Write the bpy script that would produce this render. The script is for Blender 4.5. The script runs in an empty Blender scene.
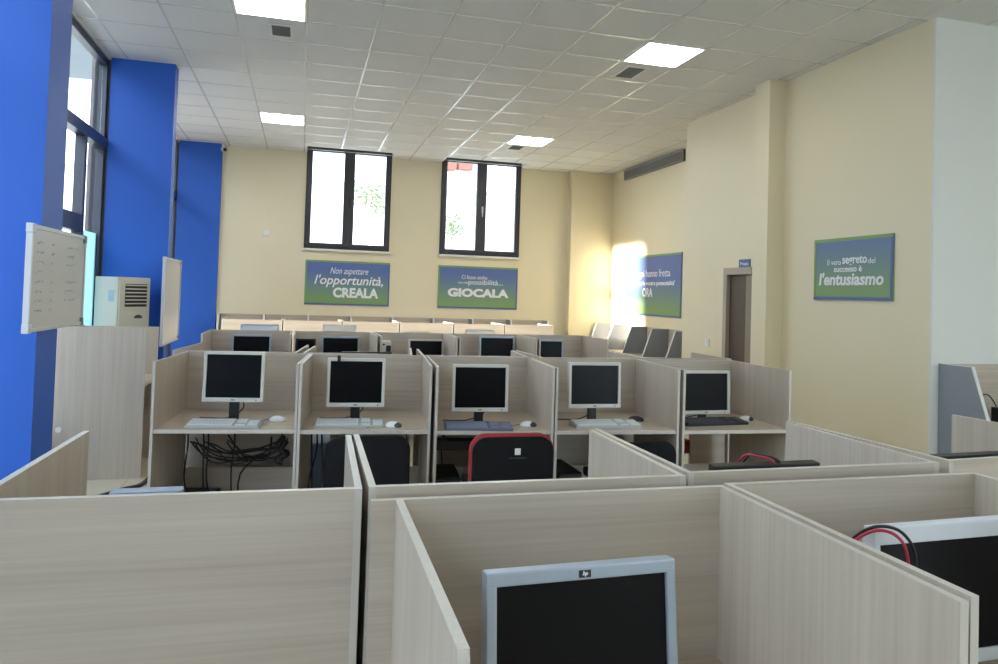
import bpy, bmesh, math, random
from mathutils import Vector, Matrix
R = math.radians
random.seed(7)
SC = bpy.context.scene
COL = SC.collection

# ------------------------------------------------------------------ camera
cam = bpy.data.cameras.new('camera')
camo = bpy.data.objects.new('camera', cam)
COL.objects.link(camo)
SC.camera = camo
F_PX, YAW, PITCH, ROLL, PY = 725.3, .2652, .0273, .0311, -57.0
fw = Vector((math.sin(YAW) * math.cos(PITCH), math.cos(YAW) * math.cos(PITCH), math.sin(PITCH)))
r0 = Vector((math.cos(YAW), -math.sin(YAW), 0))
u0 = r0.cross(fw)
rt = math.cos(ROLL) * r0 + math.sin(ROLL) * u0
up = -math.sin(ROLL) * r0 + math.cos(ROLL) * u0
M = Matrix((rt, up, -fw)).transposed().to_4x4()
M.translation = Vector((0, 0, 1.65))
camo.matrix_world = M
cam.sensor_fit = 'HORIZONTAL'
cam.sensor_width = 36.0
cam.lens = 36.0 * F_PX / 998.0
cam.shift_y = PY / 998.0
cam.clip_start = .05
cam.clip_end = 300

# ------------------------------------------------------------------ world, sun, exposure
W = bpy.data.worlds.new('overcast_sky')
SC.world = W
W.use_nodes = True
wn = W.node_tree.nodes
bg = wn['Background']
bg.inputs['Color'].default_value = (.70, .855, 1.0, 1)
bg.inputs['Strength'].default_value = 6.6
sun = bpy.data.lights.new('low_sun', 'SUN')
sun.energy = 30.0
sun.angle = R(2.2)
sun.color = (1.0, .93, .80)
suno = bpy.data.objects.new('low_sun', sun)
COL.objects.link(suno)
SUN_DIR = Vector((.975, .105, -.172)).normalized()
suno.rotation_euler = SUN_DIR.to_track_quat('-Z', 'Y').to_euler()
suno.location = (-12, 2, 8)
PANEL_EMIT, PANEL_FAR, PANEL_FRONT = 10.5, 25.0, 19.0
vs = SC.view_settings
SC.display_settings.display_device = 'sRGB'
vs.view_transform = 'Standard'
vs.look = 'None'
vs.gamma = 1
vs.use_curve_mapping = False
vs.exposure = .23


def portal(loc, rot, sx, sy):
    a = bpy.data.lights.new('window_portal', 'AREA')
    a.shape = 'RECTANGLE'
    a.size, a.size_y = sx, sy
    a.cycles.is_portal = True
    o = bpy.data.objects.new('window_portal', a)
    COL.objects.link(o)
    o.location, o.rotation_euler = loc, rot


for yc, ly in ((10.6, 4.1), (6.57, 3.5), (2.68, 3.6), (-1.2, 3.4)):
    portal((-2.12, yc, 2.2), (0, R(-90), 0), 3.7, ly)
for xc in (.735, 3.09):
    portal((xc, 12.99, 3.2), (R(-90), 0, 0), 1.45, 1.75)
for xc in (6.1,):
    portal((xc, -4.12, 2.1), (R(90), 0, 0), 3.6, 3.4)


# ------------------------------------------------------------------ materials
def mat(name, col, rough=.5, spec=.5, metal=0., emit=None, es=0.):
    m = bpy.data.materials.new(name)
    m.use_nodes = True
    b = m.node_tree.nodes['Principled BSDF']
    b.inputs['Base Color'].default_value = (*col, 1)
    b.inputs['Roughness'].default_value = rough
    b.inputs['Specular IOR Level'].default_value = spec
    b.inputs['Metallic'].default_value = metal
    if emit:
        b.inputs['Emission Color'].default_value = (*emit, 1)
        b.inputs['Emission Strength'].default_value = es
    return m


def noisy(m, scale=60, amt=.06, bump=.0, bscale=200):
    """small procedural colour variation and bump"""
    nt = m.node_tree
    n, l = nt.nodes, nt.links
    b = n['Principled BSDF']
    c = tuple(b.inputs['Base Color'].default_value)
    tc = n.new('ShaderNodeTexCoord')
    nz = n.new('ShaderNodeTexNoise')
    nz.inputs['Scale'].default_value = scale
    nz.inputs['Detail'].default_value = 4
    l.new(tc.outputs['Object'], nz.inputs['Vector'])
    mx = n.new('ShaderNodeMix')
    mx.data_type = 'RGBA'
    mx.inputs['A'].default_value = tuple(x * (1 - amt) for x in c[:3]) + (1,)
    mx.inputs['B'].default_value = tuple(min(1, x * (1 + amt)) for x in c[:3]) + (1,)
    l.new(nz.outputs['Fac'], mx.inputs['Factor'])
    l.new(mx.outputs['Result'], b.inputs['Base Color'])
    if bump:
        n2 = n.new('ShaderNodeTexNoise')
        n2.inputs['Scale'].default_value = bscale
        l.new(tc.outputs['Object'], n2.inputs['Vector'])
        bp = n.new('ShaderNodeBump')
        bp.inputs['Strength'].default_value = bump
        bp.inputs['Distance'].default_value = .004
        l.new(n2.outputs['Fac'], bp.inputs['Height'])
        l.new(bp.outputs['Normal'], b.inputs['Normal'])
    return m


def wood(name, axis, c0, c1, rough=.42):
    m = mat(name, c0, rough)
    nt = m.node_tree
    n, l = nt.nodes, nt.links
    b = n['Principled BSDF']
    tc = n.new('ShaderNodeTexCoord')
    oi = n.new('ShaderNodeObjectInfo')
    va = n.new('ShaderNodeVectorMath')
    va.operation = 'MULTIPLY_ADD'
    va.inputs[1].default_value = (1, 1, 1)
    sc_ = n.new('ShaderNodeVectorMath')
    sc_.operation = 'SCALE'
    sc_.inputs[0].default_value = (7, 11, 5)
    l.new(oi.outputs['Random'], sc_.inputs['Scale'])
    l.new(tc.outputs['Object'], va.inputs[0])
    l.new(sc_.outputs['Vector'], va.inputs[2])
    fac = None
    for (lo, hi, det, wgt) in ((1.3, 95, 5, .5), (.55, 20, 3, .5)):
        mp = n.new('ShaderNodeMapping')
        s = [hi, hi, hi]
        s[axis] = lo
        mp.inputs['Scale'].default_value = s
        nz = n.new('ShaderNodeTexNoise')
        nz.inputs['Scale'].default_value = 1
        nz.inputs['Detail'].default_value = det
        nz.inputs['Roughness'].default_value = .6
        l.new(va.outputs['Vector'], mp.inputs['Vector'])
        l.new(mp.outputs['Vector'], nz.inputs['Vector'])
        k = n.new('ShaderNodeMath')
        k.operation = 'MULTIPLY_ADD'
        k.inputs[1].default_value = wgt
        k.inputs[2].default_value = 0
        l.new(nz.outputs['Fac'], k.inputs[0])
        if fac is not None:
            l.new(fac, k.inputs[2])
        fac = k.outputs[0]
    cr = n.new('ShaderNodeValToRGB')
    cr.color_ramp.elements[0].position = .32
    cr.color_ramp.elements[0].color = (*c0, 1)
    cr.color_ramp.elements[1].position = .68
    cr.color_ramp.elements[1].color = (*c1, 1)
    l.new(fac, cr.inputs['Fac'])
    l.new(cr.outputs['Color'], b.inputs['Base Color'])
    bp = n.new('ShaderNodeBump')
    bp.inputs['Strength'].default_value = .12
    bp.inputs['Distance'].default_value = .001
    l.new(fac, bp.inputs['Height'])
    l.new(bp.outputs['Normal'], b.inputs['Normal'])
    return m


def glass(name, tint=(1, 1, 1), gl=.06):
    m = bpy.data.materials.new(name)
    m.use_nodes = True
    nt = m.node_tree
    n, l = nt.nodes, nt.links
    n.remove(n['Principled BSDF'])
    t = n.new('ShaderNodeBsdfTransparent')
    t.inputs['Color'].default_value = (*tint, 1)
    g = n.new('ShaderNodeBsdfGlossy')
    g.inputs['Roughness'].default_value = .02
    mx = n.new('ShaderNodeMixShader')
    mx.inputs[0].default_value = gl
    l.new(t.outputs[0], mx.inputs[1])
    l.new(g.outputs[0], mx.inputs[2])
    l.new(mx.outputs[0], n['Material Output'].inputs[0])
    return m


def frosted(name):
    m = bpy.data.materials.new(name)
    m.use_nodes = True
    nt = m.node_tree
    n, l = nt.nodes, nt.links
    n.remove(n['Principled BSDF'])
    t = n.new('ShaderNodeBsdfTranslucent')
    t.inputs['Color'].default_value = (.62, .84, .86, 1)
    d = n.new('ShaderNodeBsdfTransparent')
    d.inputs['Color'].default_value = (.7, .88, .9, 1)
    mx = n.new('ShaderNodeMixShader')
    mx.inputs[0].default_value = .25
    l.new(t.outputs[0], mx.inputs[1])
    l.new(d.outputs[0], mx.inputs[2])
    l.new(mx.outputs[0], n['Material Output'].inputs[0])
    return m


def sign_print(name, top, bot, z0, z1):
    """a printed blue-to-green gradient (ink on the board)"""
    m = mat(name, top, .45)
    nt = m.node_tree
    n, l = nt.nodes, nt.links
    tc = n.new('ShaderNodeTexCoord')
    sx = n.new('ShaderNodeSeparateXYZ')
    l.new(tc.outputs['Object'], sx.inputs[0])
    mr = n.new('ShaderNodeMapRange')
    mr.inputs['From Min'].default_value = z0
    mr.inputs['From Max'].default_value = z1
    l.new(sx.outputs['Z'], mr.inputs['Value'])
    cr = n.new('ShaderNodeValToRGB')
    cr.color_ramp.elements[0].position = .12
    cr.color_ramp.elements[0].color = (*bot, 1)
    cr.color_ramp.elements[1].position = .80
    cr.color_ramp.elements[1].color = (*top, 1)
    l.new(mr.outputs[0], cr.inputs['Fac'])
    l.new(cr.outputs['Color'], n['Principled BSDF'].inputs['Base Color'])
    return m


def tiles(name, col, grout, size, gap, rough):
    m = mat(name, col, rough)
    nt = m.node_tree
    n, l = nt.nodes, nt.links
    b = n['Principled BSDF']
    tc = n.new('ShaderNodeTexCoord')
    br = n.new('ShaderNodeTexBrick')
    br.offset = 0
    br.inputs['Scale'].default_value = 1
    br.inputs['Brick Width'].default_value = size
    br.inputs['Row Height'].default_value = size
    br.inputs['Mortar Size'].default_value = gap
    br.inputs['Color1'].default_value = (*col, 1)
    br.inputs['Color2'].default_value = tuple(x * .95 for x in col) + (1,)
    br.inputs['Mortar'].default_value = (*grout, 1)
    l.new(tc.outputs['Object'], br.inputs['Vector'])
    l.new(br.outputs['Color'], b.inputs['Base Color'])
    return m


WX = wood('oak_laminate_horizontal', 0, (.43, .36, .28), (.57, .495, .405))
WZ = wood('oak_laminate_vertical', 2, (.43, .36, .28), (.57, .495, .405))
WT = wood('oak_laminate_desktop', 0, (.43, .345, .25), (.58, .49, .375))
EDGE = wood('oak_edge_band', 2, (.52, .475, .41), (.60, .56, .49), .35)
CREAM = noisy(mat('cream_wall_paint', (.79, .71, .50), .42, .4), 1.5, .02, .05, 90)
BLUE = noisy(mat('blue_wall_paint', (.026, .115, .50), .5, .3), 1.5, .04, .05, 90)
CEIL = noisy(mat('ceiling_tile', (.75, .75, .73), .9, .2), 40, .04, .25, 160)
TBAR = mat('ceiling_bar', (.74, .74, .72), .22, .8)
FLOOR = tiles('beige_floor_tile', (.56, .50, .36), (.36, .32, .25), .45, .005, .28)
DARK = noisy(mat('dark_window_frame', (.035, .034, .038), .4), 30, .1)
BARK = mat('dark_blue_window_frame', (.030, .036, .06), .35)
GLASS = glass('window_glass')
FROST = frosted('frosted_film')
WHITE = noisy(mat('white_paint', (.78, .77, .73), .5), 20, .03)
BEZEL = noisy(mat('cream_monitor_plastic', (.62, .60, .54), .42), 80, .02)
SILVER = noisy(mat('silver_monitor_plastic', (.37, .43, .50), .35, .5, .25), 90, .03)
PALE = noisy(mat('white_monitor_plastic', (.66, .70, .74), .4), 80, .02)
SCREEN = noisy(mat('black_screen', (.004, .004, .005), .35, .15), 3, .1)
BLACK = noisy(mat('black_plastic', (.012, .012, .013), .45), 90, .15)
DGREY = noisy(mat('dark_grey_plastic', (.05, .05, .055), .4), 90, .1)
KEYW = noisy(mat('white_keys', (.66, .68, .66), .5), 90, .04)
KEYB = noisy(mat('blue_grey_keys', (.22, .25, .33), .5), 90, .06)
KEYCASE = noisy(mat('white_keyboard_case', (.42, .44, .43), .45), 90, .03)
MOUSEW = noisy(mat('white_mouse_plastic', (.74, .74, .73), .35), 90, .02)
FABB = noisy(mat('black_fabric', (.012, .012, .014), .9, .2), 300, .3, .3, 700)
REDF = noisy(mat('red_fabric', (.38, .045, .045), .7, .3), 200, .15, .2, 600)
REDC = mat('red_cable_sheath', (.42, .02, .05), .4)
CABLE = mat('black_cable_sheath', (.010, .010, .011), .45)
GREYP = noisy(mat('grey_divider_laminate', (.27, .295, .33), .45), 120, .05)
EDGEW = mat('white_edge_strip', (.72, .72, .70), .4)
TXT = mat('white_lettering', (.80, .82, .84), .5)
SIGNB = mat('sign_blue_border', (.085, .14, .30), .5)
SIGNG = mat('sign_green_border', (.22, .36, .10), .5)
DOORW = noisy(mat('brown_door_leaf', (.095, .07, .045), .5), 12, .1)
JAMB = noisy(mat('beige_door_jamb', (.42, .36, .28), .5), 12, .05)
ACW = noisy(mat('air_conditioner_shell', (.63, .60, .50), .4), 60, .02)
WBOARD = noisy(mat('whiteboard_surface', (.58, .58, .57), .25), 3, .04)
ALU = mat('aluminium_frame', (.55, .56, .57), .4, .5, .15)
INK = mat('faded_marker_ink', (.47, .49, .52), .6)
VENT = mat('vent_grey_metal', (.17, .18, .18), .5)
LAMP = mat('lit_diffuser', (.9, .9, .9), .4, .5, 0, (1, .96, .90), PANEL_EMIT)
CONC = noisy(mat('outdoor_concrete', (.36, .35, .34), .9), 6, .25, .4, 30)
OUTW = noisy(mat('outdoor_render', (.62, .63, .64), .9), 2, .05)
OUTR = noisy(mat('outdoor_red_brick', (.24, .07, .05), .9), 6, .2)
LEAF = noisy(mat('outdoor_leaves', (.22, .27, .17), .8), 8, .3)
LAMPS = [mat('lit_diffuser_front', (.9, .9, .9), .4, .5, 0, (.86, .95, 1.0), PANEL_FRONT), mat('lit_diffuser_near', (.9, .9, .9), .4, .5, 0, (.86, .95, 1.0), PANEL_FRONT), LAMP,
         mat('lit_diffuser_far', (.9, .9, .9), .4, .5, 0, (1, .96, .90), PANEL_FAR)]
PAPER = mat('white_paper', (.80, .80, .78), .7)
PCBLUE = noisy(mat('pale_blue_case', (.28, .36, .52), .5), 40, .05)


# ------------------------------------------------------------------ mesh helpers
class MB:
    def __init__(s):
        s.bm = bmesh.new()

    def _fin(s, verts, mtx, mi):
        fs = set()
        for v in verts:
            v.co = mtx @ v.co
            fs.update(v.link_faces)
        for f in fs:
            f.material_index = mi
        return fs

    def box(s, x0, x1, y0, y1, z0, z1, bev=0., mi=0, edge_axis=None, emi=1, mtx=None):
        """edge_axis: the panel's thickness axis; the thin faces take material emi"""
        r = bmesh.ops.create_cube(s.bm, size=1)
        vs_ = r['verts']
        c = Vector(((x0 + x1) / 2, (y0 + y1) / 2, (z0 + z1) / 2))
        d = Vector((abs(x1 - x0), abs(y1 - y0), abs(z1 - z0)))
        for v in vs_:
            v.co = Vector((v.co.x * d.x, v.co.y * d.y, v.co.z * d.z)) + c
        fs = set()
        for v in vs_:
            fs.update(v.link_faces)
        if edge_axis is not None:
            for f in fs:
                f.normal_update()
                f.material_index = mi if abs(f.normal[edge_axis]) > .5 else emi
        else:
            for f in fs:
                f.material_index = mi
        if bev:
            es = set()
            for v in vs_:
                es.update(v.link_edges)
            o = bmesh.ops.bevel(s.bm, geom=list(es), offset=bev, segments=2, affect='EDGES', profile=.6)
            vs_ = list({v for v in o['verts']} | {v for v in vs_ if v.is_valid})
        if mtx is not None:
            for v in vs_:
                v.co = mtx @ v.co
        return vs_

    def prism(s, pts, axis, a0, a1, mi=0, emi=None):
        """polygon pts in the plane across axis, extruded from a0 to a1"""
        def P(u, v, a):
            return {0: (a, u, v), 1: (u, a, v), 2: (u, v, a)}[axis]
        va = [s.bm.verts.new(P(u, v, a0)) for u, v in pts]
        vb = [s.bm.verts.new(P(u, v, a1)) for u, v in pts]
        n = len(pts)
        fs = [s.bm.faces.new(va), s.bm.faces.new(vb[::-1])]
        for f in fs:
            f.material_index = mi
        for i in range(n):
            f = s.bm.faces.new((va[i], vb[i], vb[(i + 1) % n], va[(i + 1) % n]))
            f.material_index = mi if emi is None else emi
        bmesh.ops.recalc_face_normals(s.bm, faces=s.bm.faces[:])

    def cyl(s, p0, p1, r0_, r1_=None, seg=16, mi=0):
        p0, p1 = Vector(p0), Vector(p1)
        r1_ = r0_ if r1_ is None else r1_
        d = p1 - p0
        q = d.to_track_quat('Z', 'Y').to_matrix().to_4x4()
        q.translation = (p0 + p1) / 2
        o = bmesh.ops.create_cone(s.bm, cap_ends=True, segments=seg, radius1=r0_, radius2=r1_, depth=d.length)
        s._fin(o['verts'], q, mi)

    def ball(s, c, rx, ry, rz, mi=0, seg=20):
        o = bmesh.ops.create_uvsphere(s.bm, u_segments=seg, v_segments=seg // 2, radius=1)
        mt = Matrix.Translation(c) @ Matrix.Diagonal((rx, ry, rz, 1))
        s._fin(o['verts'], mt, mi)

    def tube(s, pts, r, seg=8, mi=0, sub=5):
        """smooth tube through the points"""
        P = [Vector(p) for p in pts]
        out = []
        for i in range(len(P) - 1):
            a, b_, c, d = P[max(i - 1, 0)], P[i], P[i + 1], P[min(i + 2, len(P) - 1)]
            for k in range(sub):
                t = k / sub
                out.append(.5 * ((2 * b_) + (c - a) * t + (2 * a - 5 * b_ + 4 * c - d) * t * t + (3 * b_ - a - 3 * c + d) * t ** 3))
        out.append(P[-1])
        rings = []
        prev = None
        for i, p in enumerate(out):
            t = (out[min(i + 1, len(out) - 1)] - out[max(i - 1, 0)])
            if t.length < 1e-9:
                t = Vector((0, 0, 1))
            t.normalize()
            if prev is None:
                nrm = t.orthogonal().normalized()
            else:
                nrm = (prev - t * prev.dot(t))
                nrm = nrm.normalized() if nrm.length > 1e-6 else t.orthogonal().normalized()
            prev = nrm
            bn = t.cross(nrm)
            rings.append([s.bm.verts.new(p + r * (math.cos(2 * math.pi * k / seg) * nrm + math.sin(2 * math.pi * k / seg) * bn)) for k in range(seg)])
        for a, b_ in zip(rings, rings[1:]):
            for k in range(seg):
                f = s.bm.faces.new((a[k], a[(k + 1) % seg], b_[(k + 1) % seg], b_[k]))
                f.material_index = mi
                f.smooth = True
        s.bm.faces.new(rings[0][::-1])
        s.bm.faces.new(rings[-1])

    def build(s, name, mats, parent=None, smooth=False, loc=None):
        me = bpy.data.meshes.new(name)
        s.bm.normal_update()
        if smooth:
            for f in s.bm.faces:
                f.smooth = True
        s.bm.to_mesh(me)
        s.bm.free()
        for m in (mats if isinstance(mats, (list, tuple)) else [mats]):
            me.materials.append(m)
        o = bpy.data.objects.new(name, me)
        COL.objects.link(o)
        if parent is not None:
            o.parent = parent
        if loc is not None:
            o.location = loc
        return o


def boxo(name, b, m, parent=None, bev=0., **k):
    q = MB()
    q.box(*b, bev=bev, **k)
    return q.build(name, m, parent)


def thing(name, label, cat, loc=(0, 0, 0), rz=0., group=None):
    o = bpy.data.objects.new(name, None)
    o.empty_display_size = .1
    COL.objects.link(o)
    o.location = loc
    o.rotation_euler = (0, 0, rz)
    o['label'] = label
    o['category'] = cat
    if group:
        o['group'] = group
    return o


def tag(o, label, cat, group=None):
    o['label'] = label
    o['category'] = cat
    if group:
        o['group'] = group
    return o


def struct(o):
    o['kind'] = 'structure'
    return o


def copy_tree(o, parent=None):
    c = o.copy()
    COL.objects.link(c)
    if parent is not None:
        c.parent = parent
    for ch in list(o.children):
        copy_tree(ch, c)
    return c


def text(string, m, parent, x0, x1, z0, z1, y, shear=0., bold=0., name='lettering'):
    """flat lettering on a board facing local -Y, fitted into x0..x1, z0..z1"""
    cu = bpy.data.curves.new('t', 'FONT')
    cu.body = string
    cu.shear = shear
    cu.offset = bold
    cu.extrude = .002
    cu.resolution_u = 3
    to = bpy.data.objects.new('t', cu)
    COL.objects.link(to)
    dg = bpy.context.evaluated_depsgraph_get()
    me = bpy.data.meshes.new_from_object(to.evaluated_get(dg))
    bpy.data.objects.remove(to)
    xs = [v.co.x for v in me.vertices]
    ys = [v.co.y for v in me.vertices]
    zs = [v.co.z for v in me.vertices]
    ax, bx, ay, by = min(xs), max(xs), min(ys), max(ys)
    zr = max(max(zs) - min(zs), 1e-6)
    for v in me.vertices:
        v.co = Vector((x0 + (v.co.x - ax) / (bx - ax) * (x1 - x0), y - .002 * (v.co.z - min(zs)) / zr,
                       z0 + (v.co.y - ay) / (by - ay) * (z1 - z0)))
    # one object per word
    bm = bmesh.new()
    bm.from_mesh(me)
    bpy.data.meshes.remove(me)
    seen, isl = set(), []
    for v in bm.verts:
        if v in seen:
            continue
        st, comp = [v], []
        seen.add(v)
        while st:
            c = st.pop()
            comp.append(c)
            for e in c.link_edges:
                o = e.other_vert(c)
                if o not in seen:
                    seen.add(o)
                    st.append(o)
        isl.append((min(c.co.x for c in comp), max(c.co.x for c in comp), comp))
    isl.sort(key=lambda t: t[0])
    gap = .17 * (x1 - x0) / (bx - ax)
    words = []
    for a, b, comp in isl:
        if words and a - words[-1][0] < gap:
            words[-1][0] = max(words[-1][0], b)
            words[-1][1] += comp
        else:
            words.append([b, list(comp)])
    for k, (_, vv) in enumerate(words):
        keep = set(vv)
        b2 = bm.copy()
        b2.verts.ensure_lookup_table()
        idx = {v.index for v in keep} if k or True else None
        bmesh.ops.delete(b2, geom=[v for v in b2.verts if v.index not in idx], context='VERTS')
        m2 = bpy.data.meshes.new(name)
        b2.to_mesh(m2)
        b2.free()
        m2.materials.append(m)
        o = bpy.data.objects.new(name, m2)
        COL.objects.link(o)
        o.parent = parent
    bm.free()
    return o


# ------------------------------------------------------------------ room shell
H = 4.0
XL, XR, XN, YB, YN, YR = -2.0, 4.86, 5.63, 12.82, -4.0, 4.68
XE = 9.0
struct(boxo('floor', (-2.15, XE + .15, YN - .15, YB + .2, -.12, 0), FLOOR))
WIN = ((.01, 1.46), (2.355, 3.845))
# ceiling with the two light wells in front of the high windows
q = MB()
q.box(-2.15, XE + .15, YN - .15, 12.32, H, H + .06)
q.box(-2.15, WIN[0][0], 12.32, YB + .02, H, H + .06)
q.box(WIN[0][1], WIN[1][0], 12.32, YB + .02, H, H + .06)
q.box(WIN[1][1], XE + .15, 12.32, YB + .02, H, H + .06)
struct(q.build('ceiling', CEIL))
q = MB()
for a, b in WIN:
    q.box(a - .05, b + .05, 12.27, YB + .2, 4.35, 4.40)
    q.box(a - .05, a, 12.27, YB, H + .06, 4.35)
    q.box(b, b + .05, 12.27, YB, H + .06, 4.35)
    q.box(a - .05, b + .05, 12.27, 12.32, H + .06, 4.35)
struct(q.build('trim_1', WHITE))
# visible bars of the suspended ceiling, 0.6 m modules
q = MB()
gx = [-.639 + .6 * k for k in range(-2, 17)]
gy = [5.96 + .6 * k for k in range(-16, 12)]
for x in gx:
    q.box(x - .011, x + .011, YN, 12.32 if (WIN[0][0] < x < WIN[0][1] or WIN[1][0] < x < WIN[1][1]) else YB, H - .0026, H + .001)
for y in gy:
    q.box(XL, XE, y - .011, y + .011, H - .0026, H + .001)
struct(q.build('trim_2', TBAR))
# back wall with two window openings
q = MB()
z0, z1 = 2.345, 4.115
xs = [-2.15, WIN[0][0], WIN[0][1], WIN[1][0], WIN[1][1], XN + .15]
for i in range(5):
    if i in (1, 3):
        q.box(xs[i], xs[i + 1], YB, YB + .2, 0, z0)
        q.box(xs[i], xs[i + 1], YB, YB + .2, z1, 4.40)
    else:
        q.box(xs[i], xs[i + 1], YB, YB + .2, 0, 4.40)
q.box(4.80, XN, 12.66, YB, 0, H)
struct(q.build('wall_back', CREAM))
q = MB()
q.box(XN, XN + .15, 8.6, YB, 0, H)
q.box(XR, XN + .15, 8.45, 8.6, 0, H)
q.box(XR, XR + .15, 7.58, 8.45, 0, H)
q.box(XR, XR + .15, 7.05, 7.58, 1.98, H)
q.box(XR, XR + .15, YR + .02, 7.05, 0, H)
q.box(4.66, XR, 6.55, 6.80, 0, H)
q.box(XR + .15, XR + 1.2, 7.7, 7.8, 0, H)
q.box(XR + .15, XR + 1.2, 6.7, 6.8, 0, H)
q.box(XR + 1.2, XR + 1.3, 6.7, 7.8, 0, H)
struct(q.build('wall_right', CREAM))
struct(boxo('wall_right_return', (XR, XE, YR, YR + .02, 0, H), noisy(mat('off_white_return_wall', (.74, .735, .70), .45, .4), 1.5, .02, .05, 90)))  # return wall, paler and more neutral than the cream walls
struct(boxo('wall_far_right', (XE, XE + .15, YN, YR + .15, 0, H), CREAM))
q = MB()
FW = ((4.3, 7.9),)
fx = [-2.15, FW[0][0], FW[0][1], XE + .15]
for i in range(3):
    if i == 1:
        q.box(fx[i], fx[i + 1], YN - .15, YN, 0, .4)
        q.box(fx[i], fx[i + 1], YN - .15, YN, 3.8, H)
    else:
        q.box(fx[i], fx[i + 1], YN - .15, YN, 0, H)
struct(q.build('wall_front', CREAM))
for n, (a, b) in enumerate(FW, 7):
    t = bpy.data.objects.new('window_%d' % n, None)
    COL.objects.link(t)
    struct(t)
    f = MB()
    for (u, v, zz, ww) in ((a, b, .4, .46), (a, b, 3.74, 3.8), (a, a + .06, .46, 3.74), (b - .06, b, .46, 3.74), ((a + b) / 2 - .04, (a + b) / 2 + .04, .46, 3.74)):
        f.box(u, v, YN - .10, YN - .03, zz, ww)
    f.build('window_frame', DARK, t)
    boxo('pane', (a + .06, b - .06, YN - .07, YN - .064, .46, 3.74), GLASS, t)
# blue left wall: pillars, low strips and lintels between the glazed bays
PIL = ((12.70, 12.82), (8.33, 8.53), (4.47, 4.82), (.68, 1.03), (-3.1, -2.75))
q = MB()
for a, b in PIL:
    q.box(-2.0, -1.38 if b < 12.8 else -1.345, a, b, 0, H)
q.box(-2.15, -2.0, YN, -3.1, 0, H)
bays = [(8.53, 12.70), (4.82, 8.33), (1.03, 4.47), (-2.75, .68)]
for a, b in bays:
    q.box(-2.15, -2.0, a, b, 0, .35)
struct(q.build('wall_left', BLUE))
q = MB()
for a, b in PIL:
    q.box(-2.15, -2.0, a, min(b, YB - .001), 0, H)
struct(q.build('trim_3', noisy(mat('outdoor_pier', (.08, .08, .085), .9), 6, .2)))
q = MB()
for a, b in bays:
    q.box(-2.15, -2.0, a, b, 3.97, H)
struct(q.build('trim_4', WHITE))


def left_bay(n, a, b, mulls, rail=None, frost=()):
    t = thing('window_%d' % n, 'tall glazed bay between blue pillars', 'window')
    del t['label'], t['category']
    struct(t)
    f = MB()
    x0, x1 = -2.10, -2.02
    f.box(x0, x1, a, b, 3.90, 3.97, .004)
    f.box(x0, x1, a, b, .35, .43, .004)
    f.box(x0, x1, a, a + .06, .43, 3.90, .004)
    f.box(x0, x1, b - .06, b, .43, 3.90, .004)
    f.box(x0, x1 + .02, a, b, 3.03, 3.14, .004)
    for m_ in mulls:
        f.box(x0, x1 + .01, m_ - .035, m_ + .035, .43, 3.03, .004)
    if rail:
        f.box(x0, x1 + .01, rail[0], rail[1], 2.12, 2.28, .004)
    f.build('window_frame', BARK, t)
    ed = [a + .06] + list(mulls) + [b - .06]
    boxo('pane', (-2.066, -2.06, a + .06, b - .06, 3.14, 3.90), GLASS, t)
    for i, (u, v) in enumerate(zip(ed, ed[1:])):
        boxo('pane', (-2.066, -2.06, u, v, .43, 3.03), GLASS, t)
    if frost:
        boxo('frosted_film', (-2.058, -2.055, frost[0], frost[1], .43, 2.15), FROST, t)
    return t


left_bay(3, 4.82, 8.33, (5.95, 7.62), (5.95, 7.62), (7.66, 8.27))
left_bay(4, 8.53, 12.70, (9.9, 11.3))
left_bay(5, 1.03, 4.47, (2.2, 3.3))
left_bay(6, -2.75, .68, (-1.6, -.5))

# high back windows: two sashes each
for n, (a, b) in enumerate(WIN, 1):
    t = thing('window_%d' % n, '', 'window', (a, YB, 0))
    del t['label'], t['category']
    struct(t)
    w = b - a
    zb, zt = z0, z1
    f = MB()
    f.box(0, w, -.02, .06, zt - .04, zt, .003)
    f.box(0, w, -.02, .06, zb, zb + .04, .003)
    f.box(0, .04, -.02, .06, zb + .04, zt - .04, .003)
    f.box(w - .04, w, -.02, .06, zb + .04, zt - .04, .003)
    f.build('window_frame', DARK, t)
    for k, (u, v) in enumerate(((.04, w / 2), (w / 2, w - .04))):
        f = MB()
        e0, e1 = (.06, .09) if k == 0 else (.09, .06)
        f.box(u, v, -.04, .04, zt - .10, zt - .04, .004)
        f.box(u, v, -.04, .04, zb + .04, zb + .10, .004)
        f.box(u, u + e0, -.04, .04, zb + .10, zt - .10, .004)
        f.box(v - e1, v, -.04, .04, zb + .10, zt - .10, .004)
        sh = f.build('sash', DARK, t)
        boxo('pane', (u + e0, v - e1, -.003, .003, zb + .10, zt - .10), GLASS, sh)
    f = MB()
    f.box(w / 2 + .0, w / 2 + .035, -.06, -.04, 3.12, 3.24, .004)
    f.box(w / 2 + .005, w / 2 + .025, -.09, -.06, 3.05, 3.20, .006)
    f.build('handle', ALU if n == 2 else BLACK, t)
    boxo('window_sill', (-.02, w + .03, -.06, .0, zb - .035, zb), WHITE, t)

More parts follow.
